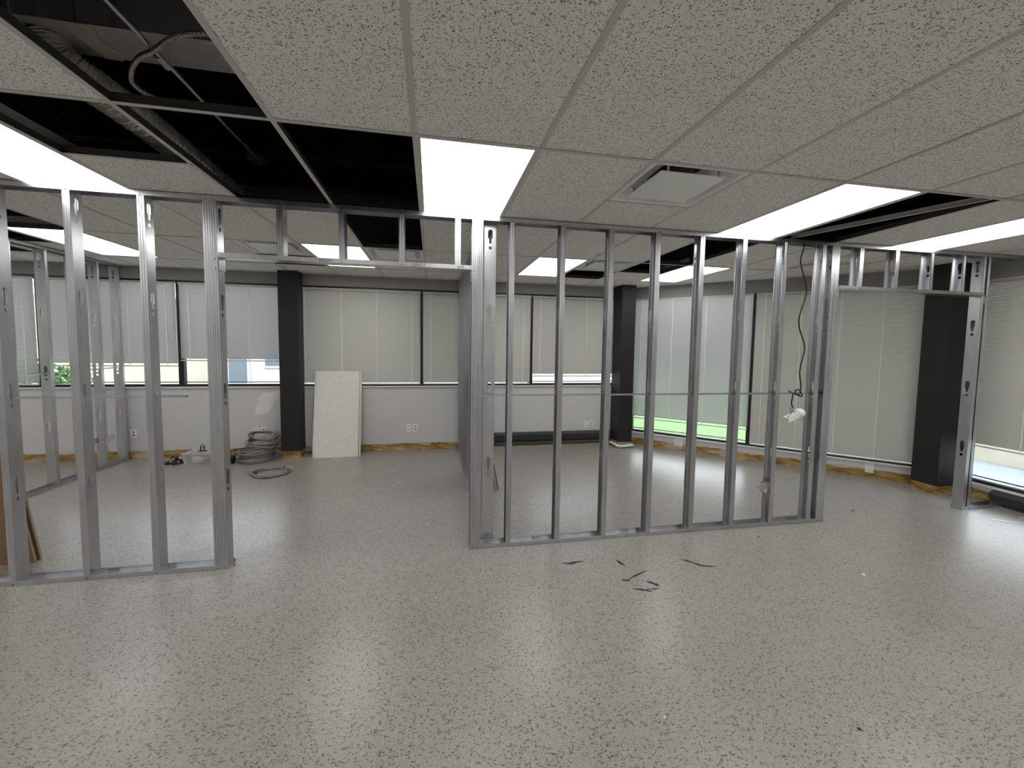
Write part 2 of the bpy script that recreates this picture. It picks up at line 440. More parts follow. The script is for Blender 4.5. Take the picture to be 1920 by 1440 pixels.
# ------------------------------------------------------------------ ceiling
MISSING = set()
def cells():
    """(col, j0, j1, kind)"""
    out = []
    special = {}
    def sp(c, j0, j1, kd): special[(c, j0)] = (j1, kd)
    # two-foot half cells and openings
    sp(2, 0, 1, 'diff'); sp(2, 1, 2, 'tile'); sp(-3, 0, 1, 'open'); sp(-3, 1, 2, 'tile'); sp(-2, 0, 2, 'open'); sp(-1, 0, 2, 'open')
    sp(-2, -2, 0, 'open'); sp(-1, 2, 4, 'open'); sp(-1, 4, 5, 'diff'); sp(-1, 5, 6, 'tile'); sp(5, 0, 2, 'open')
    sp(4, 2, 4, 'open'); sp(4, 4, 5, 'open'); sp(4, 5, 6, 'tile'); sp(3, 4, 5, 'diff'); sp(3, 5, 6, 'open')
    sp(-3, 4, 5, 'diff'); sp(-3, 5, 6, 'open'); sp(-6, 2, 4, 'open'); sp(-7, 4, 5, 'open'); sp(-7, 5, 6, 'tile'); sp(-8, 4, 5, 'tile'); sp(-8, 5, 6, 'open')
    sp(7, 2, 3, 'tile'); sp(7, 3, 4, 'diff')
    for r in range(-10, 8, 2):
        for c in range(-13, 10):
            kd = 'tile'
            if (r % 8) == 0 and c in (-12, -8, -4, 0, 4, 7): kd = 'light'
            if (r % 8) == 4 and c in (-10, -6, -2, 2, 5): kd = 'light'
            j = r
            if (c, r) in special or (c, r+1) in special:
                while j < r+2:
                    j1, kd = special.get((c, j), (j+1, 'tile')); out.append((c, j, j1, kd)); j = j1
            else: out.append((c, r, r+2, kd))
    return out
ceil = empty('ceiling', (0, 0, ZC), kind='structure', label='suspended ceiling of speckled tiles in a metal grid')
tile_cache = {}
CELLS = cells(); HALF = []
lights = []; diffs = []
for c, j0, j1, kd in CELLS:
    x0, y0, x1, y1 = GX+c*P, GY+j0*P, GX+(c+1)*P, GY+j1*P
    if j1-j0 == 1 and j0 % 2 == 0: HALF.append((c, j1))
    if kd == 'tile':
        poly = clip([(x0+.004, y0+.004), (x1-.004, y0+.004), (x1-.004, y1-.004), (x0+.004, y1-.004)])
        if not poly: continue
        cxx, cyy = (x0+x1)/2, (y0+y1)/2
        full = len(poly) == 4 and abs((max(p[1] for p in poly)-min(p[1] for p in poly)) - (y1-y0-.008)) < 1e-6 and abs((max(p[0] for p in poly)-min(p[0] for p in poly)) - (P-.008)) < 1e-6
        key = (j1-j0) if full else None
        dz = random.uniform(.001, .0035)
        if key and key in tile_cache: o = inst('ceiling_tile', tile_cache[key], ceil, (cxx, cyy, dz))
        else:
            o = MB().prism([(a-cxx, b-cyy) for a, b in poly], 0, .016).build('ceiling_tile', M_TILE, ceil, (cxx, cyy, dz))
            if key: tile_cache[key] = o.data
    elif kd == 'light': lights.append((c, j0, j1))
    elif kd == 'diff': diffs.append((c, j0, j1))
def seg_in_room(p, q):
    ts = [i/400 for i in range(401)]; ins = []
    for t in ts:
        x, y = p[0]+t*(q[0]-p[0]), p[1]+t*(q[1]-p[1])
        if XL <= x <= XR and YN <= y <= YB and x+y <= CH: ins.append(t)
    if not ins: return None
    return [(p[0]+t*(q[0]-p[0]), p[1]+t*(q[1]-p[1])) for t in (ins[0], ins[-1])]
def tee(name, p, q, parent=ceil):
    s = seg_in_room(p, q)
    if not s: return
    (ax, ay), (bx_, by_) = s; ln = math.hypot(bx_-ax, by_-ay)
    if ln < .05: return
    m = MB(); m.box((0, -.012, -.0015), (ln, .012, .0), 0); m.box((0, -.0015, 0), (ln, .0015, .036), 1); m.box((0, -.004, .033), (ln, .004, .040), 1)
    o = m.build(name, [M_TEE, M_TEED], parent, (ax, ay, .0006 if name != 'main_tee' else 0), math.atan2(by_-ay, bx_-ax))
for j in range(-8, 8, 2): tee('main_tee', (XL, GY+j*P), (XR, GY+j*P))
for i in range(-12, 10): tee('cross_tee', (GX+i*P, YN), (GX+i*P, YB))
m = MB(); LX0, LY0, LX1, LY1 = GX+5.93*P, GY+.07*P, GX+5.26*P, GY+1.9*P; ln = math.hypot(LX1-LX0, LY1-LY0)
m.box((0, -.012, 0), (ln, .012, .0015)); m.box((0, -.001, .0015), (ln, .001, .036)); m.build('loose_tee', M_TEE, ceil, (LX0, LY0, .012), math.atan2(LY1-LY0, LX1-LX0))
for c, j in HALF: tee('short_tee', (GX+c*P, GY+j*P), (GX+(c+1)*P, GY+j*P))
m = MB()
for fr in (FB, FC, FR):
    o = MB().box((0, -.024, -.002), (fr.len, 0, 0)).box((0, -.002, 0), (fr.len, 0, .024)).build('wall_angle', M_TEE, ceil, (*fr.p, 0), fr.rz)

# deck above the ceiling void
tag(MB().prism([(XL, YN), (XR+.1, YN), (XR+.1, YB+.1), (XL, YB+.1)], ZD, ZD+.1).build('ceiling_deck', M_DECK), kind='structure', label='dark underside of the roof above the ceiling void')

# troffers
TL = {(-4,0): 'lit ceiling troffer at the far left edge, in front of the left studs', (0,0): 'lit ceiling troffer over the middle of the stud wall, beside the black openings',
      (4,0): 'lit ceiling troffer right of centre, beside the long black opening', (7,0): 'lit ceiling troffer cut by the right edge of the photo',
      (-6,4): 'lit ceiling troffer seen through the leftmost studs', (-2,4): 'lit ceiling troffer seen above the open door header',
      (2,4): 'lit ceiling troffer in the middle room, beside a square air diffuser', (5,4): 'lit ceiling troffer near the angled windows'}
proto = None
for c, j0, j1 in lights:
    cx0, cy0 = GX+(c+.5)*P, GY+(j0+1)*P
    if not (XL+.3 < cx0 < XR-.1 and YN+.6 < cy0 < YB-.6 and cx0+cy0 < CH-.6): continue
    lab = TL.get((c, j0), 'added ceiling troffer out of view, for room light')  # cells not listed hold unseen troffers, added to light the room
    if proto is None:
        proto = empty('light_fixture', (0, 0, ZC), 0)
        w_, l_ = P/2-.006, P-.006
        f = MB()
        for s in (-1, 1):
            f.box((min(s*w_, s*(w_-.020)), -l_, .002), (max(s*w_, s*(w_-.020)), l_, .016))
            f.box((-w_+.020, min(s*l_, s*(l_-.020)), .002), (w_-.020, max(s*l_, s*(l_-.020)), .016))
        f.build('frame', M_TEE, proto)
        MB().box((-w_+.018, -l_+.018, .008), (w_-.018, l_-.018, .011)).build('lens', M_LAMP, proto)
        h = MB(); h.box((-w_+.01, -l_+.01, .018), (w_-.01, l_-.01, .024)); h.prism([(-w_+.02, -l_+.01), (w_-.02, -l_+.01), (w_-.02, l_-.01), (-w_+.02, l_-.01)], .022, .10)
        h.build('housing', M_GALVD, proto)
        o = proto
    else: o = copy_tree(proto)
    o.location = (cx0, cy0, ZC); tag(o, lab, 'ceiling light', 'lit troffers in the ceiling grid' if (c, j0) in TL else 'added troffers out of view')

# plaque diffusers
DL = {(2,0): 'square white ceiling air diffuser in front of the stud wall', (3,4): 'square ceiling air diffuser beside the middle room light',
      (-1,4): 'square ceiling air diffuser seen above the door header beside the black opening', (-3,4): 'square ceiling air diffuser seen above the door header on the left',
      (7,3): 'square ceiling air diffuser behind the right door header'}
dp = None
for c, j0, j1 in diffs:
    if dp is None:
        dp = empty('air_diffuser', (0, 0, ZC))
        f = MB(); e = P/2-.006
        ring = [(e, .001), (.278, .001), (.268, .004), (.235, .050), (.12, .085)]
        for (ra, za), (rb, zb) in zip(ring, ring[1:]):
            A = [(-ra,-ra,za), (ra,-ra,za), (ra,ra,za), (-ra,ra,za)]; B = [(-rb,-rb,zb), (rb,-rb,zb), (rb,rb,zb), (-rb,rb,zb)]
            f.add(A+B, [(i, (i+1) % 4, 4+(i+1) % 4, 4+i) for i in range(4)])
        f.build('frame', M_TRIMW, dp)
        MB().box((-.205, -.205, -.002), (.205, .205, .004)).box((-.19, -.19, .004), (.19, .19, .010)).build('plaque', M_TRIMW, dp)
        MB().cyl((0, 0, .080), (0, 0, .16), .115, 24).build('duct_collar', M_SLOT, dp)
        for sx in (-1, 1):
            for sy in (-1, 1):
                MB().box((sx*.16-.006, sy*.2-.004, .004), (sx*.16+.006, sy*.2+.004, .062)).build('bracket', M_GALV, dp)
        o = dp
    else: o = copy_tree(dp)
    o.location = (GX+(c+.5)*P, GY+(j0+.5)*P, ZC)
    tag(o, DL[(c, j0)], 'air diffuser', 'square ceiling air diffusers')

# ------------------------------------------------------------------ void above the ceiling
d = empty('air_duct', (-1.87, 2.38, 3.05), label='galvanised rectangular air duct above the open ceiling cells', cat='duct')
MB().box((0, 0, 0), (3.2, .25, .25)).box((-.01, -.012, -.012), (.012, .262, .262)).box((1.5, -.012, -.012), (1.53, .262, .262)).build('duct_body', M_GALVD, d)
tm = MB(); random.seed(3)
pl = [(.20+.012*math.sin(i*2.1)+random.uniform(-.012,.012), -.006+i*.037, -.004-.003*random.random()) for i in range(8)]
pr = [(.30+.02*math.sin(i*1.3+1)+random.uniform(-.014,.014), -.006+i*.037, -.004-.003*random.random()) for i in range(8)]
vs = pl+pr; tm.add(vs+[(x, y, 0.001) for x, y, z in vs], [(i, i+1, 9+i, 8+i) for i in range(7)])
tm.build('mastic_tape', M_TAPE, d)
hs = MB(); hs.cyl((.26, -.004, .0), (.24, -.004, .6), .0025, 6); hs.cyl((.42, -.004, .0), (.40, -.004, .6), .0025, 6); hs.cyl((.26, -.004, -.003), (.42, -.004, -.003), .0025, 6)
hs.build('hanger_wire', M_GALV, d)

pts = []
ctrl = [(-1.84, 2.52, 3.04), (-1.80, 2.53, 2.96), (-1.72, 2.60, 2.90), (-1.66, 2.80, 2.87), (-1.65, 3.2, 2.86), (-1.65, 3.7, 2.85), (-1.65, 4.3, 2.86), (-1.60, 4.8, 2.95)]
def spline(ctrl, n):
    P_ = [Vector(c) for c in ctrl]; P_ = [2*P_[0]-P_[1]] + P_ + [2*P_[-1]-P_[-2]]; out = []
    seg = len(P_)-3
    for s in range(seg):
        a, b, c, d_ = P_[s:s+4]
        for i in range(n):
            t = i/n; out.append(.5*((2*b)+(-a+c)*t+(2*a-5*b+4*c-d_)*t*t+(-a+3*b-3*c+d_)*t**3))
    out.append(P_[-2]); return out
pp = spline(ctrl, 44)
tag(MB().tube(pp, lambda i: .082 + (.007 if i % 4 < 2 else -.004) + .003*math.sin(i*.7), 16, smooth=False).build('flexible_duct', M_FOIL), 'crinkled foil flexible duct running back from the metal duct', 'duct')
cd = empty('electrical_conduit', (-1.19, .9, 2.85), label='thin steel conduit crossing the open ceiling cells', cat='conduit')
MB().cyl((0, 0, 0), (.015, 2.32, 0), .010, 10).build('pipe', M_GALV, cd)
MB().cyl((.0, 1.30, 0), (.0, 1.38, 0), .017, 10).build('coupling', M_GALVD, cd)
jb = MB().box((-.04, 2.32, -.02), (.05, 2.40, .03)); 
for a in (-.03, .05): jb.cyl((a*.6, 2.36, -.02), (a*.6, 2.36, -.03), .012, 8)
jb.build('junction_box', M_DARKH, cd)
bxp = spline([(-.55, 2.05, 2.86), (-.75, 2.0, 2.87), (-.9, 2.02, 2.86), (-1.05, 2.07, 2.86), (-1.16, 2.13, 2.83), (-1.27, 2.22, 2.84), (-1.37, 2.34, 2.85), (-1.44, 2.47, 2.85), (-1.42, 2.60, 2.86), (-1.36, 2.75, 2.92)], 18)
tag(MB().tube(bxp, lambda i: .0098+(.0022 if i % 2 else -.0016), 8, smooth=False).build('armoured_cable', M_BX), 'curved armoured cable looping over the steel conduit', 'cable')
random.seed(5)
for y, z, lab in ((2.87, 3.40, 'red steel roof joist just behind the air duct'), (4.57, 3.40, 'red steel roof joist seen through the opening left of the middle light'),
                  (5.44, 3.40, 'red steel roof joist farthest back over the door header'), (1.2, 3.40, 'red steel roof joist nearest the viewer')):
    jo = empty('roof_joist', (-7, y, z), label=lab, cat='joist', group='red roof joists')
    MB().box((0, -.045, 0), (12.7, -.008, .008)).box((0, .008, 0), (12.7, .045, .008)).box((0, -.012, 0), (12.7, -.008, .045)).box((0, .008, 0), (12.7, .012, .045)).build('bottom_chord', M_RED, jo)
    MB().box((0, -.045, .34), (12.7, .045, .35)).build('top_chord', M_RED, jo)
    wbm = MB(); a = 0
    while a < 12.4: wbm.cyl((a, 0, .02), (a+.3, 0, .34), .009, 6); wbm.cyl((a+.3, 0, .34), (a+.6, 0, .02), .009, 6); a += .6
    wbm.build('web_rods', M_RED, jo)
gb = MB().tube(spline([(-2.6, 1.30, 3.06), (-2.3, 1.36, 2.98), (-2.05, 1.45, 3.0), (-1.92, 1.5, 3.1)], 8), lambda i: .10*math.sin(PI*min(1, (i+1)/13)) ** .5 + .02, 12)
tag(gb.build('hanging_bundle', M_GREEN), 'dark green bundle hanging in the ceiling void at top left', 'cable bundle')
tag(MB().box((3.9*P, 0, 0), (4.35*P+1.2, .5, .32)).cyl((2.6, .02, .3), (2.6, .02, ZD-2.95), .005, 6).cyl((3.6, .02, .3), (3.6, .02, ZD-2.95), .005, 6).build('supply_duct', M_GALVD, None, (GX-.8, 3.15, 2.95)), 'grey metal duct over the opening behind the right studs', 'duct')

# ------------------------------------------------------------------ steel framing
FWD = .041; T = .0011
def web_mesh(x, h, kos, flip=1):
    """vertical web in plane x, depth y 0..DW, height h with keyhole knock-outs"""
    bm = bmesh.new(); loops = []
    def lp(ps):
        vs = [bm.verts.new((0, a, b)) for a, b in ps]; n = len(vs)
        return [bm.edges.new((vs[i], vs[(i+1) % n])) for i in range(n)]
    ed = lp([(0, 0), (DW, 0), (DW, h), (0, h)])
    c = DW/2
    for z in kos:
        if z+.06 > h-.01 or z-.12 < .01: continue
        ps = []
        for i in range(7): t = PI*i/6; ps.append((c+.019*math.cos(t), z+.035+.019*math.sin(t)))
        ps += [(c-.019, z-.01), (c-.010, z-.022), (c-.010, z-.050), (c-.005, z-.056), (c+.005, z-.056), (c+.010, z-.050), (c+.010, z-.022), (c+.019, z-.01)]
        ed += lp(ps)
        ed += lp([(c+.0135*math.cos(2*PI*i/10), z-.088+.0135*math.sin(2*PI*i/10)) for i in range(10)])
    g = bmesh.ops.triangle_fill(bm, edges=ed, use_beauty=True, use_dissolve=False)
    fs = [f for f in bm.faces]
    r = bmesh.ops.extrude_face_region(bm, geom=fs)
    for v in r['geom']:
        if isinstance(v, bmesh.types.BMVert): v.co.x -= T
    for v in bm.verts: v.co.x += x
    bmesh.ops.recalc_face_normals(bm, faces=bm.faces)
    vs = [tuple(v.co) for v in bm.verts]; bm.verts.index_update(); fcs = [tuple(v.index for v in f.verts) for f in bm.faces]
    bm.free(); return vs, fcs
def stud_mesh(h, kos):
    """C stud: web at x=0, flanges towards -x, front flange at y=0"""
    m = MB(); w = FWD
    def flange(y, s):
        prof = [(-w, y+s*.008), (-w, y), (-w+.011, y), (-w+.013, y+s*.0025), (-w+.015, y), (-.016, y), (-.014, y+s*.0025), (-.012, y), (0, y)]
        m.strip(prof, T*(s), 0, h)
    flange(0, 1); flange(DW, -1)
    vs, fs = web_mesh(0, h, kos); m.add(vs, fs)
    return m
KO = [.64, 1.25, 1.86, 2.44]
HF = ZC-.004-Z0
SM = stud_mesh(HF-.002, [k-Z0 for k in KO]).mesh('stud_full'); SM.materials.append(M_GALV)
HC = ZC-.006-2.155
CM = stud_mesh(HC, [.26]).mesh('stud_cripple'); CM.materials.append(M_GALV)
scm = MB(); scm.cyl((0, 0, 0), (0, -.0035, 0), .0042, 8, .0028); SCR = scm.mesh('screw'); SCR.materials.append(M_SCREW)

def screw(parent, x, z, y=0): inst('screw', SCR, parent, (x, y, z))
def stud(parent, x, zlo=Z0+.001, cripple=False, y=YW+.002, rz=0, name=None, scr=True, flip=False):
    o = inst(name or ('cripple_stud' if cripple else 'stud'), CM if cripple else SM, parent, (x, y, zlo), rz)
    if scr:
        h = HC if cripple else HF
        screw(o, -FWD/2, h-.028, -.0015); screw(o, -FWD/2, .012, -.0015)
    return o
def track(parent, name, a, b, z, up, y0=YW, depth=DW+.004, h=.032, fm=M_GALV):
    """U track from x=a to b, web at z, legs up (1) or down (-1)"""
    m = MB(); t = .0012; s = up
    m.box((a, y0, min(z, z+s*t)), (b, y0+depth, max(z, z+s*t)))
    for yy in (y0, y0+depth-t): m.box((a, yy, min(z, z+s*h)), (b, yy+t, max(z, z+s*h)))
    return m.build(name, fm, parent)
def bridging(parent, pts, name='bridging_channel'):
    m = MB()
    (x0, y0, z0), (x1, y1, z1) = pts
    d_ = (Vector(pts[1])-Vector(pts[0])); n = Vector((-d_.y, d_.x, 0)).normalized()
    for o_, hh in ((-.008, .016), (.008, .016)): pass
    A, B = Vector(pts[0]), Vector(pts[1])
    for (off, zl, zh, th) in ((-.009, -.008, .006, .0015), (.0075, -.008, .006, .0015), (-.009, .0045, .006, .018)):
        q = [A+n*off, B+n*off, B+n*(off+th), A+n*(off+th)]
        m.add([(p.x, p.y, p.z+zl) for p in q]+[(p.x, p.y, p.z+zh) for p in q], [(0,3,2,1),(4,5,6,7),(0,1,5,4),(1,2,6,5),(2,3,7,6),(3,0,4,7)])
    return m.build(name, M_GALV, parent)

S = .4064
front = empty('partition_frame', (0, 0, 0), label='long galvanised stud wall with two door headers across the room', cat='stud wall')
track(front, 'bottom_track', -4.6, -1.402, Z0, 1); track(front, 'bottom_track', .293, 3.620, Z0, 1); track(front, 'bottom_track', 5.305, XR-.06, Z0, 1)
track(front, 'top_track', -4.6, .70, ZC-.003, -1); track(front, 'top_track', .70, 3.05, ZC-.003, -1); track(front, 'top_track', 3.05, XR-.06, ZC-.003, -1)
LSX = [-2.665+.0205+S*k for k in (-4, -3, -2, -1, 0, 1, 2)]
for x in LSX: stud(front, x)
stud(front, -1.456); stud(front, -1.414)                       # jamb left of door opening
stud(front, .338); stud(front, .380)                           # jamb right
for k in range(8): stud(front, .603+.0205+S*k)
stud(front, 3.572); stud(front, 3.614)
stud(front, 5.352+.0, rz=0); stud(front, 5.410)
# the post at the right shows its closed web towards the opening
for sx in (5.311,):
    vs, fs = web_mesh(0, HF-.004, [k-Z0 for k in KO]); MB_ = MB(); MB_.add(vs, fs); MB_.box((-.0, 0, 0), (.01, .001, HF-.004)); MB_.box((0, DW-.001, 0), (.01, DW, HF-.004))
    MB_.build('stud_web', M_GALV, front, (sx, YW+.001, Z0+.002))
# headers
def header(x0, x1, z, lets):
    h = empty('door_header', (0, 0, 0)); h.parent = front
    t = track(h, 'header_track', x0, x1, z, 1)
    m = MB()
    for xa, xb in ((x0-.034, x0-.002), (x1+.002, x1+.034)):
        m.box((xa, YW-.003, z-.085), (xb, YW-.0015, z+.004))
    m.build('header_tab', M_GALV, h)
    m = MB(); m.box((x0+.001, YW, z-.085), (x0+.0025, YW+DW, z)); m.box((x1-.0025, YW, z-.085), (x1-.001, YW+DW, z)); m.build('inner_tab', M_GALV, h)
    for xa in (x0-.018, x1+.018):
        for zz in (z-.012, z-.072): screw(h, xa, zz, YW-.003)
    return h
h1 = header(-1.409, .296, 2.160, None); h2 = header(3.62, 5.345, 2.152, None)
for x in (-1.027, -.625, -.214, .192): stud(front, x+.0205, 2.161, True)
for x in (3.856, 4.261, 4.677, 5.071): stud(front, x+.0205, 2.154, True)
def text(body, size, loc, parent, m=M_STAMP, ext=.0003):
    cu = bpy.data.curves.new('lettering', 'FONT'); cu.body = body; cu.size = size; cu.extrude = ext; cu.align_x = 'LEFT'
    to = bpy.data.objects.new('tmp', cu); C.objects.link(to); bpy.context.view_layer.update()
    me = bpy.data.meshes.new_from_object(to); bpy.data.objects.remove(to)
    me.materials.append(m); o = inst('lettering', me, parent, loc); o.rotation_euler = (PI/2, 0, 0); return o
text('BAILEY', .030, (-.135, YW-.0008, 2.167), h1); text('JAB', .030, (.195, YW-.0008, 2.167), h1); text('BAILEY', .030, (-.78, YW-.0008, 2.167), h1)
text('BAILEY', .024, (-.55, YW-.0008, ZC-.030), front); text('BAILEY', .024, (-.25, YW-.0008, ZC-.030), front)
# print inside the bottom track web (on the inner face of the far leg)
for x in (.42, .82, 1.62, -2.2): text('BAILEY', .024, (x, YW+DW+.0012, Z0+.006), front)
bridging(front, [(-4.4, YW+.046, 1.212), (-1.649, YW+.046, 1.216)]); bridging(front, [(.36, YW+.046, 1.205), (3.60, YW+.046, 1.198)])

# metal box on the seventh right-hand stud
eb = empty('electrical_box', (2.985, YW-.0, .345), label='small steel electrical box screwed to a right-hand stud above the floor', cat='electrical box')
b_ = MB(); b_.box((-.035, -.01, -.045), (-.033, .045, .045)); b_.box((.028, -.01, -.045), (.030, .045, .045)); b_.box((-.035, -.01, .043), (.03, .045, .045)); b_.box((-.035, -.01, -.045), (.03, .045, -.043)); b_.box((-.035, .043, -.045), (.03, .045, .045))
b_.build('box_shell', M_CHROME, eb)
MB().box((-.10, .01, -.006), (-.035, .014, .016)).build('bracket', M_CHROME, eb); MB().box((.03, -.006, -.03), (.055, -.003, .035)).build('bracket', M_CHROME, eb)
MB().cyl((-.034, .02, 0), (-.055, .02, 0), .011, 10).build('connector', M_GALV, eb)

# middle partition, runs back from the front frame to the window wall
XM0 = .400
mid = empty('partition_frame', (XM0, YW+DW+.006, 0), label='stud partition running back to the window wall in the middle', cat='stud wall')
LM = YB-.03-(YW+DW+.006)
def rtrack(parent, name, L_, z, up):
    m = MB(); t = .0012; s = up
    m.box((0, 0, min(z, z+s*t)), (DW+.004, L_, max(z, z+s*t)))
    for xx in (0, DW+.004-t): m.box((xx, 0, min(z, z+s*.032)), (xx+t, L_, max(z, z+s*.032)))
    return m.build(name, M_GALV, parent)
rtrack(mid, 'bottom_track', LM, Z0, 1); rtrack(mid, 'top_track', LM, ZC-.003, -1)
# rotated by -90 deg: stud local x -> -y ... web faces the viewer, flange openings away
def rstud(parent, yy):
    o = inst('stud', SM, parent, (.002, yy, Z0+.001), 0)
    # rotate so that web normal is along -y: local (x,y) -> (y, -x)
    o.rotation_euler = (0, 0, -PI/2); o.location = (.002, yy, Z0+.001)
    return o
def vstud(parent, yy):
    """web plane y=yy facing the viewer, flanges run away from the viewer, occupying x 0..DW"""
    o = inst('stud', SM2, parent, (.002, yy, Z0+.001)); return o
m2 = MB(); src = stud_mesh(HF-.002, [k-Z0 for k in KO])
m2.v = [(y, -x, z) for x, y, z in src.v]; m2.f = [tuple(reversed(f)) for f in src.f]; m2.sm = src.sm; m2.mi = src.mi
SM2 = m2.mesh('stud_turned'); SM2.materials.append(M_GALV)
y = .004
ys = [.004]; 
while ys[-1]+S < LM-.05: ys.append(ys[-1]+S)
ys.append(LM-.045)
for yy in ys: vstud(mid, yy)
bridging(mid, [(DW/2, .02, 1.208), (DW/2, LM-.05, 1.208)])

# left partition
XP = -4.095
lf = empty('partition_frame', (XP, YW+DW+.006, 0), label='stud partition running back to the window wall on the left', cat='stud wall')
rtrack(lf, 'bottom_track', LM, Z0, 1); rtrack(lf, 'top_track', LM, ZC-.003, -1)
y0l = YW+DW+.006
for yy in (3.70, 4.11, 4.52, 4.93, 5.33, 5.70, 6.03, 6.37): vstud(lf, yy-y0l)
bridging(lf, [(DW/2, .02, 1.205), (DW/2, LM-.05, 1.235)])
vs = MB().box((0, 0, 0), (.030, .0012, 1.40)).box((.030, 0, 0), (.0312, .03, 1.40)); vs.build('backing_strip', M_GALV, lf, (DW+.003, 6.345-y0l, 0))
eb2 = empty('electrical_box', (-3.985, 5.98, .36), label='steel box and bracket on the left partition near the back wall', cat='electrical box')
MB().box((.0, -.03, -.04), (.045, .04, .04)).build('box_shell', M_CHROME, eb2)
MB().box((-.03, -.17, -.03), (-.028, -.03, .035)).build('bracket', M_CHROME, eb2); MB().box((-.01, .04, -.035), (.012, .17, .035)).build('bracket', M_CHROME, eb2)

# ------------------------------------------------------------------ columns
def column(x0, y0, x1, y1, label, basem):
    c = empty('column', ((x0+x1)/2, (y0+y1)/2, Z0), label=label, cat='column')
    w_, d_ = (x1-x0)/2, (y1-y0)/2
    me = MB().box((-w_, -d_, .095), (w_, d_, ZC-Z0+.3)).build('shaft', M_COL, c)
    bv = MB().box((-w_+.006, -d_+.006, 0), (w_-.006, d_-.006, .097)).build('column_base', basem, c)
    return c, w_, d_
column(-2.045, 6.215, -1.795, YB-.004, 'charcoal square column against the back wall beside the cable coils', M_BASE)
c2, w2, d2 = column(2.925, 6.13, 3.155, YB-.01, 'charcoal corner column between the back wall and the angled windows', M_WOOD)
q = MB(); q.tube(spline([(-w2-.02, .10, .04), (-w2-.02, -.08, .045), (-w2+.02, -d2-.02, .03), (w2+.02, -d2-.015, .04)], 5), .022, 6); q.build('torn_base', M_PATCH, c2)
column(5.575, 3.585, 5.835, 3.850, 'broad charcoal column at the right between the angled and right windows', M_BASE)

# ------------------------------------------------------------------ blinds
def blind(fr, a, b, top, bot, tilt, material, label, name='window_blind', off=.0, wand=True, droop=0.):
    w = b-a; o = empty(name, fr.at(a, off, top), fr.rz, label=label, cat='blind', group='slatted window blinds')
    MB().box((0, -.012, -.028), (w, .014, 0)).build('headrail', M_RAIL, o)
    sl = MB(); pitch = .0222; ww = .0138; n = int((top-bot-.05)/pitch)
    ca, sa = math.cos(tilt), math.sin(tilt)
    for i in range(n):
        z = -.04-i*pitch; f = i/max(1, n)
        dz = droop*f*.0
        # slightly crowned slat
        for (u0, u1, h0, h1) in ((-1, 0, 0, .0024), (0, 1, .0024, 0)):
            p0 = (u0*ww*ca - h0*sa*0, u0*ww*sa + h0); p1 = (u1*ww*ca, u1*ww*sa + h1)
            sl.add([(.004, p0[0], z+p0[1]), (w-.004, p0[0], z+p0[1]), (w-.004, p1[0], z+p1[1]), (.004, p1[0], z+p1[1])], [(0, 1, 2, 3)])
    so = sl.build('slats', material, o); tag(so, kind='stuff')
    zb = bot-top
    MB().box((.004, -.012, zb), (w-.004, .012, zb+.014)).build('bottom_rail', M_RAIL, o)
    n = max(2, int(round(w/.52))+1)
    for i in range(n):
        x = .12 + (w-.24)*i/(n-1)
        c = MB(); c.box((x-.0030, -.0165, zb), (x+.0030, -.0145, -.01)); 
        k = 0
        while -.04-k*pitch > zb: c.box((x-.0065, -.0170, -.04-k*pitch-.003), (x+.0065, -.0145, -.04-k*pitch+.003)); k += 1  # white dots on the cord imitate daylight leaking through the blind
        c.build('cord_and_light_dots', M_CORD, o)
    if wand:
        MB().cyl((w-.05, -.022, -.02), (w-.05, -.022, -.75), .003, 6).build('tilt_wand', M_PLASTIC, o)
        MB().cyl((w-.085, -.02, -.02), (w-.085, -.02, -.70), .0015, 5).build('lift_cord', M_CORD, o)
    return o
g = .016
TB = 2.382
xl = lambda x: x-XL
blind(FB, xl(bx[0])+g, xl(bx[1])-g, TB, .995, -.92, M_SLATW, 'half-open white blind farthest left, beyond the left partition')
blind(FB, xl(bx[1])+g, xl(bx[2])-g, TB, .995, -.92, M_SLATW, 'half-open white blind lowered to the sill at the left edge')
blind(FB, xl(bx[2])+g, xl(bx[3])-g, TB, 1.245, -.92, M_SLATW, 'half-open white blind seen through the left partition, stopping above the sill')
blind(FB, xl(bx[3])+g, xl(-2.0), TB, 1.322, -.92, M_SLATW, 'half-open white blind left of the cable column, raised highest above the sill')
blind(FB, xl(bx[4])+.02, xl(bx[5])-g, TB, .992, 1.20, M_SLAT, 'closed cream blind behind the leaning white ceiling tiles')
blind(FB, xl(bx[5])+g, xl(bx[6])-g, TB, .992, 1.20, M_SLAT, 'closed cream blind crossed by the middle stud partition')
blind(FB, xl(bx[6])+g, xl(2.96), TB, 1.112, 1.20, M_SLAT, 'closed cream blind left of the corner column, slightly raised')
blind(FC, .05, 1.752, TB, .425, -.97, M_SLATW, 'bright half-open blind in the angled wall showing the lawn below')
blind(FC, 1.784, FC.len-.05, TB, .222, 1.22, M_SLAT, 'closed cream blind in the angled wall behind the right door opening')
blind(FR, .05, 2.384, TB, .565, 1.22, M_SLAT, 'closed cream blind at the right edge behind the steel post')
blind(FR, 2.44, 4.76, TB, .565, 1.22, M_SLAT, 'closed cream blind of the right wall, out of view')
blind(FR, 4.84, FR.len-.1, TB, .565, 1.22, M_SLAT, 'closed cream blind of the right wall nearest the rear, out of view')

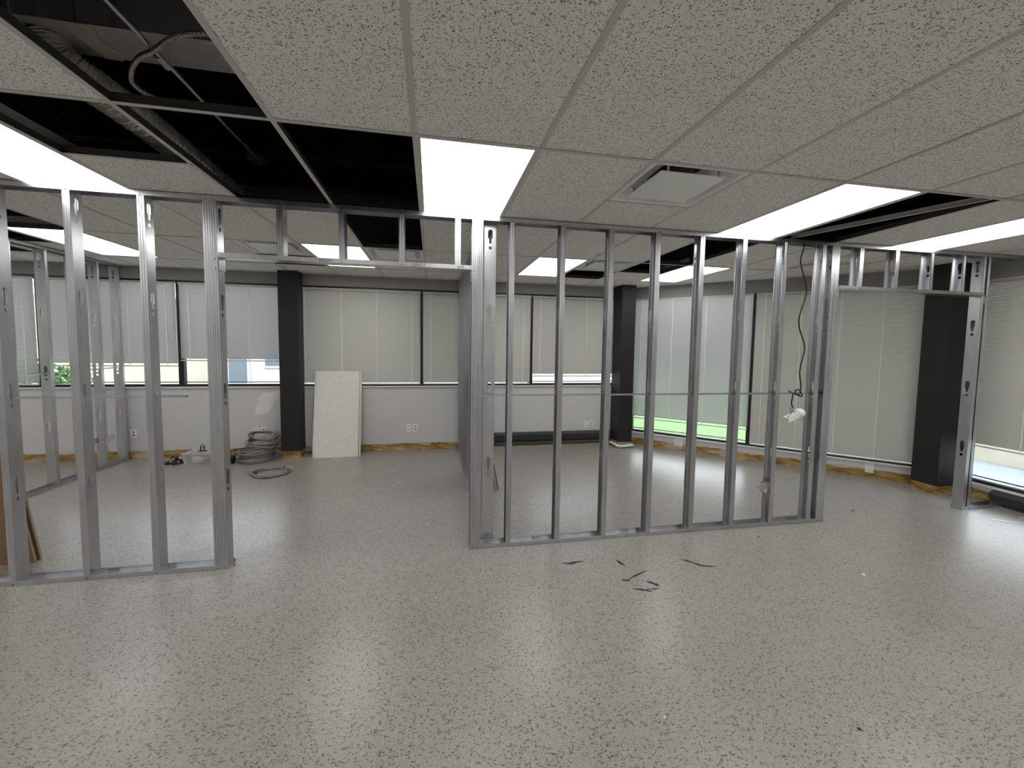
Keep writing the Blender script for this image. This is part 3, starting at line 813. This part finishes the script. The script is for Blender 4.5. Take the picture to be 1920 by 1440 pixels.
# ------------------------------------------------------------------ heaters, outlets
h = empty('baseboard_heater', (.955, YB-.068, .02), label='long black baseboard heater under the back window by the corner', cat='heater')
Lh = 1.93
prof = [(.066, 0), (.0, .0), (.0, .02), (.018, .05), (.0, .085), (.0, .165), (.03, .195), (.066, .200)]
hm = MB(); n = len(prof); vs = [(0, a, b) for a, b in prof]+[(Lh, a, b) for a, b in prof]
hm.add(vs, [(i, i+1, n+i+1, n+i) for i in range(n-1)]+[tuple(range(n)), tuple(range(2*n-1, n-1, -1))]); hm.build('heater_cover', M_DARKH, h)
MB().box((0, -.004, .148), (Lh, .0, .158)).build('louvre_lip', M_DARKH, h)
MB().box((-.003, -.002, 0), (.03, .066, .202)).build('end_cap', M_DARKH, h); MB().box((Lh-.03, -.002, 0), (Lh+.003, .066, .202)).build('end_cap', M_DARKH, h)
tag(MB().box((0, 0, 0), (2.0, .02, .028)).build('wood_strip', M_WOOD, None, (.93, YB-.075, Z0)), 'raw wooden strip on the floor under the black heater', 'wood strip')
h = empty('baseboard_heater', FR.at(.50, -.066, Z0+.018), FR.rz, label='black baseboard heater with ragged end under the right window', cat='heater')
hm = MB(); Lh = 3.0; prof = [(.064, 0), (.004, .0), (.0, .03), (.0, .09), (.02, .125), (.064, .135)]; n = len(prof)
jag = [.06, .05, .02, .0, .03, .01]
vs = [(jag[i], a, b) for i, (a, b) in enumerate(prof)]+[(Lh, a, b) for a, b in prof]
hm.add(vs, [(i, i+1, n+i+1, n+i) for i in range(n-1)]+[tuple(range(n)), tuple(range(2*n-1, n-1, -1))]); hm.build('heater_cover', M_DARKH, h)
MB().box((.1, -.004, .02), (Lh, .0, .03)).build('louvre_lip', M_DARKH, h)

def plate(pos, rz, kind, label, w=.074, hgt=.116):
    o = empty('wall_outlet', pos, rz, label=label, cat='outlet', group='white wall plates')
    f = MB().box((-w/2, -.005, -hgt/2), (w/2, 0, hgt/2)); f.build('cover_plate', M_PLASTIC, o)
    if kind == 'duplex':
        for s in (-1, 1):
            MB().box((-.017, -.008, s*.024-.016), (.017, -.005, s*.024+.016)).build('socket', M_PLASTIC, o)
            for sx in (-1, 1): MB().box((sx*.007-.0022, -.0088, s*.024-.002), (sx*.007+.0022, -.0078, s*.024+.010)).build('slot', M_SLOT, o)
            MB().cyl((0, -.0078, s*.024-.009), (0, -.0088, s*.024-.009), .0032, 8).build('slot', M_SLOT, o)
    elif kind == 'data':
        for s in (-1, 1): MB().box((-.010, -.0075, s*.022-.009), (.010, -.0045, s*.022+.009)).build('jack', M_SLOT, o)
    else:
        for s in (-1, 1): MB().cyl((0, -.005, s*.03), (0, -.0065, s*.03), .003, 8).build('screw', M_SLOT, o)
    return o
yy = YB-.0005
plate((-3.945, yy, .335), 0, 'data', 'white data plate beside the left partition end')
plate((-2.445, yy, .335), 0, 'duplex', 'white duplex outlet just above the cable coils')
plate((-2.345, yy, .333), 0, 'data', 'white data plate right of the outlet above the cable coils')
plate((-.336, yy, .329), 0, 'duplex', 'white duplex outlet right of the leaning white tiles')
plate((-.238, yy, .327), 0, 'data', 'white data plate right of the leaning white tiles, nearer the middle partition')
plate((2.502, yy, .323), 0, 'duplex', 'white duplex outlet above the long black heater')
plate((2.597, yy, .321), 0, 'data', 'white data plate above the long black heater, next to the corner column')
plate(FC.at(.818, -.0005, .115), FC.rz, 'blank', 'blank white plate low on the angled wall near the corner column', .13, .13)
plate(FC.at(3.13, -.0005, .112), FC.rz, 'blank', 'blank white plate low on the angled wall near the right column', .085, .12)
plate(FR.at(.16, -.0005, .095), FR.rz, 'blank', 'small blank plate low on the right wall behind the post', .10, .075)
# spackle patch on the back wall
pm = MB(); out = [(-2.425, .80), (-2.36, .87), (-2.25, .885), (-2.14, .915), (-2.06, .90), (-2.07, .80), (-2.14, .78), (-2.20, .755), (-2.24, .68), (-2.27, .60), (-2.36, .565), (-2.45, .58), (-2.44, .66), (-2.40, .74)]
random.seed(11); o2 = []
for i, (a, b) in enumerate(out):
    c_, d_ = out[(i+1) % len(out)]
    for t in (0, .33, .66): o2.append((a+(c_-a)*t+random.uniform(-.008, .008), b+(d_-b)*t+random.uniform(-.008, .008)))
nn = len(o2); cxm = sum(a for a, b in o2)/nn; czm = sum(b for a, b in o2)/nn
pm.add([(a-XL, -.0006, b) for a, b in o2]+[(-2.30-XL, -.0012, .78)], [(i, (i+1) % nn, nn) for i in range(nn)])
pm.build('plaster_patch', M_PATCH, wb)

# ------------------------------------------------------------------ leaning ceiling tiles
def leaning(base, top_y, width, label, front_m, lean_axis='y', hgt=1.19, th=.016, rz=0, group='loose ceiling tiles leaning on walls'):
    o = empty('ceiling_panel', base, rz, label=label, cat='ceiling tile', group=group)
    lean = math.asin(top_y/1.22)
    M_ = Matrix.Rotation(-lean, 4, 'X')
    a = MB().box((0, 0, 0), (width, .002, 1.22), M=M_); a.build('face', front_m, o)
    a = MB().box((.0, .002, .0), (width, th, 1.22), M=M_); a.build('core', M_TEDGE, o)
    return o
leaning((-1.615, 6.165, Z0), .225, .585, 'white speckled ceiling tile leaning in front against the back wall', M_TILE_W)
leaning((-1.640, 6.187, Z0), .222, .61, 'ceiling tile mostly hidden behind the white leaning tile, second in the stack', M_TILE_W)
leaning((-1.595, 6.209, Z0), .215, .595, 'rearmost ceiling tile of the leaning stack by the back wall', M_TILE_W)
# leans from the room side on the front frame, lower edge behind
def leaning2(x0, x1, yb, yt, label, m1):
    o = empty('ceiling_panel', (x0, yb, Z0), 0, label=label, cat='ceiling tile', group='loose ceiling tiles leaning on walls')
    lean = math.asin((yb-yt)/1.22); M_ = Matrix.Rotation(lean, 4, 'X')
    MB().box((0, 0, 0), (x1-x0, .003, 1.22), M=M_).build('back_face', m1, o)
    MB().box((0, .003, 0), (x1-x0, .018, 1.22), M=M_).build('core', M_TEDGE, o)
leaning2(-3.42, -2.80, 3.51, 3.295, 'brown-backed ceiling tile leaning behind the leftmost studs, nearer one', M_TBACK)
leaning2(-3.40, -2.795, 3.55, 3.335, 'ceiling tile leaning behind the brown-backed tile at the left edge', M_TBACK)
for i, lab in ((0, 'ceiling tile leaning on the inner side of the middle partition, outer one'), (1, 'ceiling tile leaning on the inner side of the middle partition, inner one')):
    o = empty('ceiling_panel', (.745-i*.026, 4.50, Z0), 0, label=lab, cat='ceiling tile', group='loose ceiling tiles leaning on walls')
    M_ = Matrix.Rotation(-math.asin((.225-.0)/1.22), 4, 'Y')
    MB().box((0, 0, 0), (.004, .61, 1.22), M=M_).build('face', M_TILE_W, o); MB().box((-.014, 0, 0), (0, .61, 1.22), M=M_).build('core', M_TEDGE, o)

# ------------------------------------------------------------------ cable coils
def coil(name, loc, R_, turns, hgt, rot, label, seed, r=.0075, spread=.03, oval=1.0):
    rnd = random.Random(seed); pts = []; n = int(turns*28); ph = rnd.random()*6
    offs = [(rnd.uniform(-spread, spread), rnd.uniform(-.5, .5)*spread*.7, rnd.uniform(-.5, .5)*spread*.7) for _ in range(int(turns)+2)]
    for i in range(n+1):
        a = 2*PI*i/28; t = i/28; k = int(t); f = t-k; f = f*f*(3-2*f)
        dr = offs[k][0]*(1-f)+offs[k+1][0]*f; dx = offs[k][1]*(1-f)+offs[k+1][1]*f; dy = offs[k][2]*(1-f)+offs[k+1][2]*f
        z = r + hgt*(i/n)
        pts.append(((R_+dr)*math.cos(a+ph)+dx, oval*((R_+dr)*math.sin(a+ph))+dy, z + .006*math.sin(3*a+k)))
    o = empty(name, loc, label=label, cat='cable coil', group='coils of armoured cable', rot=rot)
    MB().tube(pts, lambda i: r*(1+.10*(i % 2)), 7).build('cable', M_BX, o)
    for a in (.6, 3.4):
        c = Vector((R_*math.cos(a), oval*R_*math.sin(a), r+hgt/2)); ring = []
        for k in range(14):
            t = 2*PI*k/14; ring.append(c + Vector((math.cos(a), math.sin(a), 0))*(spread+.012)*math.cos(t)*1.1 + Vector((0, 0, 1))*(hgt/2+.018)*math.sin(t))
        MB().tube(ring, .003, 5, closed=True).build('tie', M_PLASTIC if a < 1 else M_SLOT, o)
    return o
coil('cable_coil', (-2.325, 6.15, Z0), .205, 9, .16, (0, .0, 0), 'large coil of armoured cable at the bottom of the pile by the column', 1, spread=.028)
coil('cable_coil', (-2.27, 6.20, Z0+.20), .175, 6, .055, (.05, .09, .3), 'coil of armoured cable lying tilted in the middle of the pile', 2, spread=.02)
coil('cable_coil', (-2.25, 6.20, Z0+.305), .165, 5, .04, (.10, .12, .4), 'topmost tilted coil of armoured cable under the outlets', 3, spread=.02)
coil('cable_coil', (-1.925, 5.50, Z0), .195, 4, .022, (0, 0, 0), 'flat coil of armoured cable alone on the floor before the column', 4, spread=.022, oval=1.0)
lt = spline([(-2.42, 6.10, .12), (-2.52, 6.08, .14), (-2.60, 6.05, .08), (-2.62, 6.0, .0)], 10)
tag(MB().tube(lt, .0075, 7).build('cable_end', M_BX), 'loose armoured cable end beside the coil pile', 'cable')

# storage bin and bits
b = empty('storage_bin', (-3.17, 6.03, Z0), label='clear plastic storage bin with paper inside, on the floor by the back wall', cat='storage bin')
w_, d_, hh = .40, .28, .135; s = MB()
def taper(m, x0, y0, x1, y1, z0, z1, k, mi=0):
    m.add([(x0+k, y0+k, z0), (x1-k, y0+k, z0), (x1-k, y1-k, z0), (x0+k, y1-k, z0), (x0, y0, z1), (x1, y0, z1), (x1, y1, z1), (x0, y1, z1)],
          [(0,3,2,1), (0,1,5,4), (1,2,6,5), (2,3,7,6), (3,0,4,7)], False, mi)
taper(s, 0, 0, w_, d_, .003, hh, .02); s.build('tub', M_BIN, b)
MB().box((-.01, -.01, hh), (w_+.01, d_+.01, hh+.012)).box((.03, .03, hh+.012), (w_-.03, d_-.03, hh+.02)).build('lid', M_BIN, b)
p_ = MB(); p_.add([(.10, .03, .02), (.20, .028, .035), (.27, .034, .09), (.19, .03, .10), (.11, .031, .12), (.10, .034, .02), (.20, .032, .035), (.27, .038, .09), (.19, .034, .10), (.11, .035, .12)], [(0,1,2,3,4), (9,8,7,6,5)])
p_.build('paper_slip', M_PAPER, b)
for i in range(5): MB().cyl((.12+.05*i, .15, .02), (.14+.05*i, .20, .05), .018, 8).build('fitting', M_GALV, b)
cl = MB(); cl.tube([(0, 0, .008), (0, 0, .07), (.02, 0, .085), (.045, 0, .07), (.045, 0, .008)], .006, 6); cl.box((-.02, -.01, 0), (.07, .02, .008)); cl.cyl((.0, 0, .045), (.045, 0, .05), .005, 6)
tag(cl.build('pipe_clamp', M_SCREW, None, (-2.99, 6.12, Z0+.156)), 'small black clamp standing on the storage bin lid', 'clamp')
random.seed(21)
conn_me = None
cpos = [(-3.36, 6.10, 0), (-3.30, 6.14, 0), (-3.27, 6.08, 0), (-3.24, 6.17, 0), (-3.33, 6.17, .045), (-3.25, 6.12, .05), (-3.30, 6.09, .055)]
clab = ['leftmost black and silver cable connector beside the storage bin', 'black and silver cable connector, second from the left beside the bin', 'black and silver cable connector in front of the little pile by the bin',
        'black and silver cable connector at the back of the little pile', 'upper left cable connector on the little pile by the bin', 'upper right cable connector on the little pile by the bin', 'topmost cable connector on the little pile by the bin']
for i, (x, y, z) in enumerate(cpos):
    o = empty('cable_connector', (x, y, Z0+.022+z), label=clab[i], cat='connector', group='connectors beside the storage bin', rot=(0, random.uniform(-.2, .2), random.uniform(-1.2, 1.2)))
    if conn_me is None:
        a = MB().cyl((-.035, 0, 0), (.02, 0, 0), .021, 10).mesh('connector_body'); a.materials.append(M_SLOT)
        c_ = MB().cyl((.02, 0, 0), (.045, 0, 0), .017, 10, .012).mesh('connector_nose'); c_.materials.append(M_CHROME); conn_me = (a, c_)
    inst('connector_body', conn_me[0], o); inst('connector_nose', conn_me[1], o)
for i, (x, y, lab) in enumerate([(-2.72, 5.99, 'silver clamp on the floor between the bin and the cable coils, left one'), (-2.60, 6.02, 'dark reel of wire on the floor in front of the cable pile'), (-2.70, 6.14, 'silver clamp by the wall between bin and coils')]):
    if i == 1: a = MB().cyl((-.03, 0, .045), (.03, 0, .045), .045, 14).cyl((-.036, 0, .045), (-.03, 0, .045), .055, 14).cyl((.03, 0, .045), (.036, 0, .045), .055, 14); nm = 'wire_reel'; mm = M_SCREW; cat = 'wire reel'; z = Z0+.010
    else: a = MB().tube([(0, 0, .004), (0, 0, .05), (.03, 0, .06), (.05, 0, .03), (.05, .01, .004)], .005, 6).box((-.02, -.012, 0), (.07, .014, .005)); nm = 'pipe_clamp'; mm = M_CHROME; cat = 'clamp'; z = Z0
    tag(a.build(nm, mm, None, (x, y, z), i*1.1), lab, cat)

# ------------------------------------------------------------------ hanging cord with detector
cp = [(3.285, 3.25, 2.60), (3.285, 3.25, 2.50), (3.26, 3.25, 2.39), (3.31, 3.25, 2.25), (3.345, 3.25, 2.12), (3.30, 3.25, 1.96), (3.28, 3.25, 1.87), (3.30, 3.25, 1.77), (3.36, 3.25, 1.62),
      (3.33, 3.25, 1.45), (3.325, 3.25, 1.37), (3.345, 3.25, 1.27), (3.325, 3.235, 1.20), (3.28, 3.215, 1.185), (3.235, 3.22, 1.20), (3.22, 3.25, 1.215), (3.26, 3.26, 1.20), (3.33, 3.22, 1.17), (3.29, 3.205, 1.225), (3.262, 3.215, 1.232), (3.255, 3.22, 1.20), (3.24, 3.225, 1.19), (3.245, 3.235, 1.15), (3.245, 3.24, 1.10), (3.265, 3.24, 1.065)]
dt = empty('detector', (3.275, 3.24, .985), label='small white device with domed end on a wavy black cord knotted round the bar', cat='device', rot=(0, -.38, 0))
Mi = (Matrix.Translation((3.275, 3.24, .985)) @ Matrix.Rotation(-.38, 4, 'Y')).inverted()
MB().tube([Mi @ p for p in spline(cp, 7)], .006, 7).build('cord', M_ROPE, dt)
MB().box((-.085, -.03, -.022), (.045, .03, .022)).build('housing', M_PLASTIC, dt)
dm = MB(); rings = [(.045, .040), (.062, .046), (.082, .045), (.098, .038), (.108, .022), (.112, .002)]
dm.tube([(x, 0, 0) for x, r_ in rings], lambda i: rings[i][1], 18); dm.build('dome', M_PLASTIC, dt)
MB().cyl((-.075, -.02, .022), (-.062, -.02, .035), .004, 6).cyl((-.03, 0, .022), (-.005, 0, .052), .003, 6).cyl((.025, 0, .022), (-.0, 0, .052), .003, 6).build('wire_bail', M_ROPE, dt)
MB().tube([(-.004+.012*math.cos(a*PI/6), 0, .068+.018*math.sin(a*PI/6)) for a in range(12)], .0022, 5, closed=True).build('hook', M_ROPE, dt)

# ------------------------------------------------------------------ marks and crumbs on the floor
M_SCUFF = mat('black_adhesive', (.03, .028, .026), .7)[0]
def smear(pts, w, label, seed):
    rnd = random.Random(seed); sp_ = spline([(a, b, 0) for a, b in pts], 6); L_ = []; R_ = []
    for i, p in enumerate(sp_):
        q = sp_[min(i+1, len(sp_)-1)]-sp_[max(i-1, 0)]; q.normalize(); nrm = Vector((-q.y, q.x, 0))
        ww = 1.7*w*math.sin(PI*(i+.4)/(len(sp_)+.0))*rnd.uniform(.4, 1.2)+.001
        L_.append(p+nrm*ww); R_.append(p-nrm*ww*rnd.uniform(.6, 1.3))
    m = MB(); n = len(sp_); z1 = Z0+.0015
    vs = [(p.x, p.y, z1) for p in L_]+[(p.x, p.y, z1) for p in R_]+[(p.x, p.y, Z0) for p in L_]+[(p.x, p.y, Z0) for p in R_]
    m.add(vs, [(i, n+i, n+i+1, i+1) for i in range(n-1)]+[(i, i+1, 2*n+i+1, 2*n+i) for i in range(n-1)]+[(n+i+1, n+i, 3*n+i, 3*n+i+1) for i in range(n-1)])
    tag(m.build('adhesive_smear', M_SCUFF), label, 'smear', 'black adhesive smears on the floor')
smear([(.955, 2.868), (1.01, 2.850), (1.06, 2.863), (1.125, 2.868)], .009, 'black smear on the floor left of the others, nearest the stud wall', 1)
smear([(1.375, 2.845), (1.385, 2.80), (1.40, 2.755)], .007, 'short slanting black smear in front of the stud wall', 2)
smear([(1.345, 2.58), (1.42, 2.62), (1.52, 2.665)], .004, 'thin grey streak rising to the right between the black smears', 3)
smear([(1.29, 2.585), (1.32, 2.575), (1.35, 2.57)], .006, 'small black dab left of the curled smear', 4)
smear([(1.455, 2.54), (1.48, 2.515), (1.505, 2.485), (1.515, 2.475)], .009, 'curled black smear at the centre of the marks', 5)
smear([(1.32, 2.47), (1.37, 2.455), (1.43, 2.42)], .006, 'black streak lowest on the left', 6)
smear([(1.41, 2.455), (1.45, 2.447), (1.49, 2.445)], .004, 'short flat black streak lowest on the right', 7)
smear([(1.86, 2.775), (1.92, 2.72), (1.97, 2.66), (2.06, 2.63)], .009, 'long tapering black smear to the right of the others', 8)
cr_l = ['white crumb on the floor beside the leaning tiles', 'white crumb on the floor in the doorway', 'tiny white crumb in the foreground left of centre', 'dark pebble in the right foreground', 'white crumb in front of the stud wall', 'pale scrap on the floor toward the right', 'dark chip on the floor near the right column', 'dark chip in the middle of the right floor', 'white crumb in the middle foreground']
for i, (x, y, s_, m_) in enumerate([(-1.30, 6.05, .016, M_PATCH), (-.37, 4.90, .018, M_PATCH), (.03, 2.6, .006, M_PATCH), (1.787, 1.35, .010, M_SCUFF), (.60, 3.6, .010, M_PATCH), (3.05, 2.35, .016, M_PATCH), (4.15, 3.35, .014, M_SCUFF), (2.75, 3.0, .010, M_SCUFF), (1.0, 1.55, .006, M_PATCH)]):
    rnd = random.Random(i); m = MB(); n = 7
    ring = [(s_*rnd.uniform(.6, 1.1)*math.cos(2*PI*k/n), s_*rnd.uniform(.5, 1)*math.sin(2*PI*k/n)) for k in range(n)]
    m.add([(a, b, 0) for a, b in ring]+[(a*.7, b*.7, s_*.5) for a, b in ring]+[(0, 0, s_*.65)], [(k, (k+1) % n, n+(k+1) % n, n+k) for k in range(n)]+[(n+k, n+(k+1) % n, 2*n) for k in range(n)])
    tag(m.build('debris_crumb', m_, None, (x, y, Z0)), cr_l[i], 'debris')
sm = MB().box((0, 0, 0), (.62, .012, .003)); tag(sm.build('metal_strip', M_GALV, None, (5.29, 2.95, Z0), -.62), 'thin metal strip lying on the floor below the right heater', 'metal strip')
st_ = MB().box((0, 0, 0), (.5, .02, .003)); tag(st_.build('paper_shred', M_PAPER, None, (5.66, 2.95, Z0), -1.25), 'pale thin offcut on the floor beside the right heater', 'offcut')

# ------------------------------------------------------------------ outside
tag(MB().box((-60, YB+.2, -.32), (60, 70, -.30)).box((XR+.2, -40, -.32), (60, YB+.2, -.30)).build('ground_lawn', M_GRASS), kind='structure', label='green lawn outside the windows')
lot = MB().box((-40, 9.5, -.30), (1.0, 13.2, -.26)); tag(lot.build('ground_lot', M_ROAD), kind='structure', label='pale paved lot outside the back windows')
pv = empty('ground_path', (0, 0, 0), kind='structure', label='grey concrete path outside the right window')
for i in range(8):
    MB().box((7.9, 5.45-1.25*i-1.23, -.30), (9.17, 5.45-1.25*i, -.255)).build('slab', M_PAVE, pv)
MB().box((7.25, -6, -.30), (7.86, 5.2, -.26)).build('path_border', M_PAVE2, pv)
lw = empty('boundary_wall', (9.2, -6, -.3), label='low cream wall beyond the path outside the right window', cat='wall')
MB().box((0, 0, 0), (.25, 13.5, 1.5)).build('wall_body', M_STUCCO, lw); MB().box((-.03, 0, 1.5), (.28, 13.5, 1.58)).build('coping', M_STUCCOW, lw)
def building(x0, x1, y, h_, m_, label, wins):
    b = empty('building', (x0, y, -.3), label=label, cat='building')
    MB().box((0, 0, 0), (x1-x0, 8, h_)).build('wall', m_, b)
    for (a, z0, a2, z1) in wins:
        f = MB().box((a-.06, -.06, z0-.06), (a2+.06, 0.02, z1+.06)).build('window', M_STUCCOW, b)
        MB().box((a, -.075, z0), (a2, -.055, z1)).build('pane', M_WINB, f)
    return b
building(-19, -5.6, 13.5, 3.1, M_STUCCO, 'cream building seen below the left blinds', [(1.5, 1.0, 3.2, 2.6), (5.2, 1.0, 6.9, 2.6)])
building(-5.6, -2.2, 12.6, 3.1, M_STUCCOW, 'white building with dark windows seen left of the cable column', [(.22, .78, .66, 2.4), (1.12, 1.25, 1.60, 2.4), (2.3, 1.25, 2.9, 2.4)])
building(-2.2, 9.0, 14.5, 3.2, M_STUCCOW, 'long cream building seen under the blind by the corner column', [(2.0, 1.2, 3.6, 2.6), (5.0, 1.2, 6.6, 2.6), (8.0, 1.2, 9.6, 2.6)])
random.seed(9); bsh = MB()
for i in range(420):
    th, ph_ = random.uniform(0, 2*PI), random.uniform(-.2, 1.4); rr_ = random.uniform(.5, 1.0)
    c_ = Vector((1.1*rr_*math.cos(th)*math.cos(ph_), .6*rr_*math.sin(th)*math.cos(ph_), .45+.75*rr_*math.sin(ph_)))
    a_ = Vector((random.uniform(-1, 1), random.uniform(-1, 1), random.uniform(-1, 1))).normalized()*.10; b2 = a_.cross(Vector((random.uniform(-1, 1), random.uniform(-1, 1), random.uniform(-1, 1)))).normalized()*.05
    bsh.add([c_-a_, c_+b2, c_+a_, c_-b2], [(0, 1, 2, 3)])
sh = empty('shrub', (-8.2, 10.6, 0), label='green shrub outside the window at the left', cat='shrub')
bsh.build('foliage', M_LEAF, sh); MB().cyl((0, 0, -.3), (0, 0, .5), .05, 8).build('stem', M_WOOD, sh)
